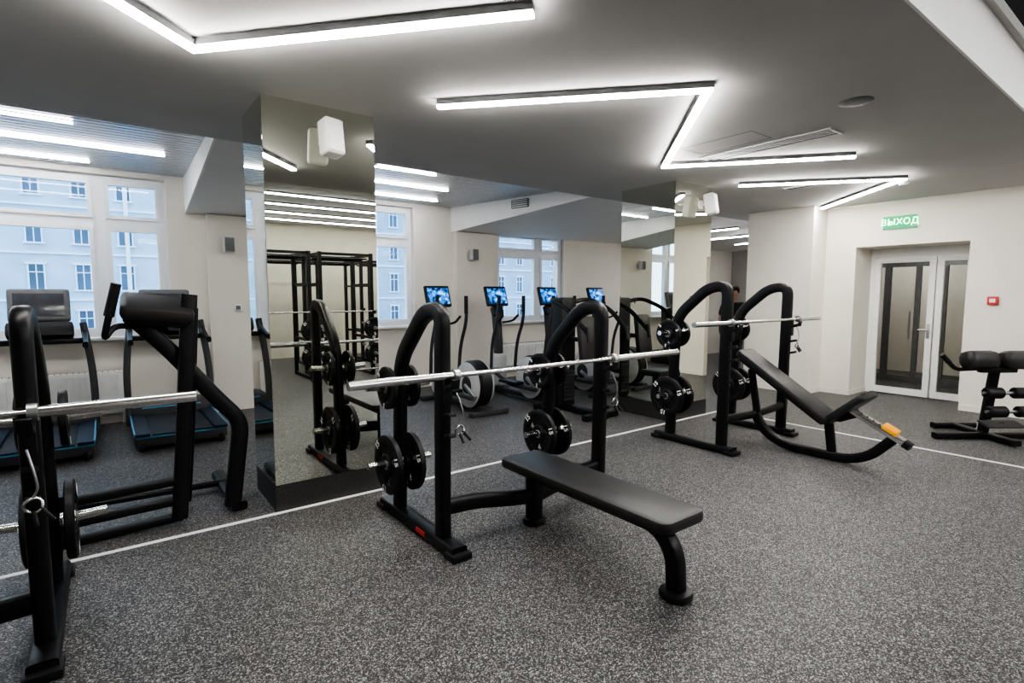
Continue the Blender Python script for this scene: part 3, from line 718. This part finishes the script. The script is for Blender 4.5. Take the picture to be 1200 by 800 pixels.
skinned('body', V, E, Q, 'skin', p)
V = [(0, 0, .93), (0, 0, 1.12), (0, .01, 1.33), (0, .01, 1.44)]; E = [(0, 1), (1, 2), (2, 3)]; Q = [(.18, .135), (.17, .13), (.185, .135), (.085, .08)]
for s in (-1, 1):
    i = len(V); V += [(s*.18, .01, 1.40), (s*.225, .025, 1.18)]; Q += [.075, .062]; E += [(2, i), (i, i+1)]
skinned('shirt', V, E, Q, 'cloth', p)
V = [(0, 0, .97)]; E = []; Q = [(.165, .125)]
for s in (-1, 1):
    i = len(V); V += [(s*.095, 0, .86), (s*.10, -.01, .50), (s*.10, .03, .12)]; Q += [.105, .075, .06]; E += [(0, i), (i, i+1), (i+1, i+2)]
skinned('trousers', V, E, Q, 'cloth2', p)
B().lathe([(.098, -.03), (.105, .02), (.10, .06), (.075, .10), (.03, .118), (.001, .12)], 24, Matrix.Translation((0, .022, 1.655))).done('hair', 'hair', p)
for s in (-1, 1):
    B().box((s*.11, -.09, .035), (.10, .28, .07), bev=.03).done('shoe', 'plastic', p)
    B().lathe([(.001, -.009), (.009, 0), (.001, .009)], 10, Matrix.Translation((s*.03, -.098, 1.65))).done('eye', 'hair', p)
B().box((0, -.095, 1.588), (.045, .012, .008)).done('mouth', 'red', p)

# ------------------------------------------------------------------ outside the windows
struct('ground_outside', B().bx(-40, 70, YW+.5, 60, -4.1, -4), 'street')
def building(x0, x1, y, z1, mat, label, cols, rows):
    r = thing('apartment_building', label, 'building', ((x0+x1)/2, y, -4)); cx = (x0+x1)/2
    B().bx(x0-cx, x1-cx, 0, 8, 0, z1+4).done('facade_wall', mat, r, smooth=False)
    for k in range(rows): B().bx(x0-cx-.1, x1-cx+.1, -.12, .02, 2.3+2.9*k, 2.42+2.9*k).done('cornice', 'facf', r, smooth=False)
    for k in range(4): 
        xp = x0-cx+(k+.5)*(x1-x0)/4; B().bx(xp-.12, xp+.12, -.25, .02, 0, z1+3.8).done('pilaster', 'facf', r, smooth=False)
    for i in range(cols):
        for k in range(rows):
            x = x0-cx+1.5+i*(x1-x0-3)/(cols-1); z = 3.0+2.9*k; a = .42; h = 1.55
            w = B().bx(x-a-.1, x+a+.1, -.16, .05, z-.1, z).bx(x-a, x-a+.08, -.12, .05, z, z+h).bx(x+a-.08, x+a, -.12, .05, z, z+h).bx(x-a-.1, x+a+.1, -.16, .05, z+h, z+h+.12).bx(x-.03, x+.03, -.08, .02, z, z+h).bx(x-a+.08, x-.03, -.08, .02, z+1.05, z+1.11).bx(x+.03, x+a-.08, -.08, .02, z+1.05, z+1.11).done('window', 'facf', r, smooth=False)
            B().bx(x-a+.08, x+a-.08, -.05, .01, z, z+h).done('pane', 'facw', w, smooth=False)
building(-16, 12, 44, 20, 'fac', 'pale blue grey apartment building seen through the left window', 12, 6)
building(15, 52, 46, 9, 'fac2', 'grey apartment building seen through the farther windows', 15, 4)

# ------------------------------------------------------------------ world, camera
w = bpy.data.worlds.new('sky'); S.world = w; w.use_nodes = True; nt = w.node_tree
bg = nt.nodes['Background']; tc = nt.nodes.new('ShaderNodeTexCoord'); sx = nt.nodes.new('ShaderNodeSeparateXYZ'); rp = nt.nodes.new('ShaderNodeValToRGB')
nt.links.new(tc.outputs['Generated'], sx.inputs[0]); nt.links.new(sx.outputs['Z'], rp.inputs['Fac']); nt.links.new(rp.outputs['Color'], bg.inputs['Color'])
rp.color_ramp.elements[0].color = (.66, .84, 1, 1); rp.color_ramp.elements[1].color = (.45, .68, 1, 1)
bg.inputs['Strength'].default_value = 3.4

cam = bpy.data.cameras.new('camera'); co = bpy.data.objects.new('camera', cam); C.objects.link(co)
co.location = (0, 0, 1.6); co.rotation_euler = (R(85), 0, R(-37.25)); cam.sensor_width = 36; cam.lens = 18.87; cam.clip_start = .02
S.camera = co
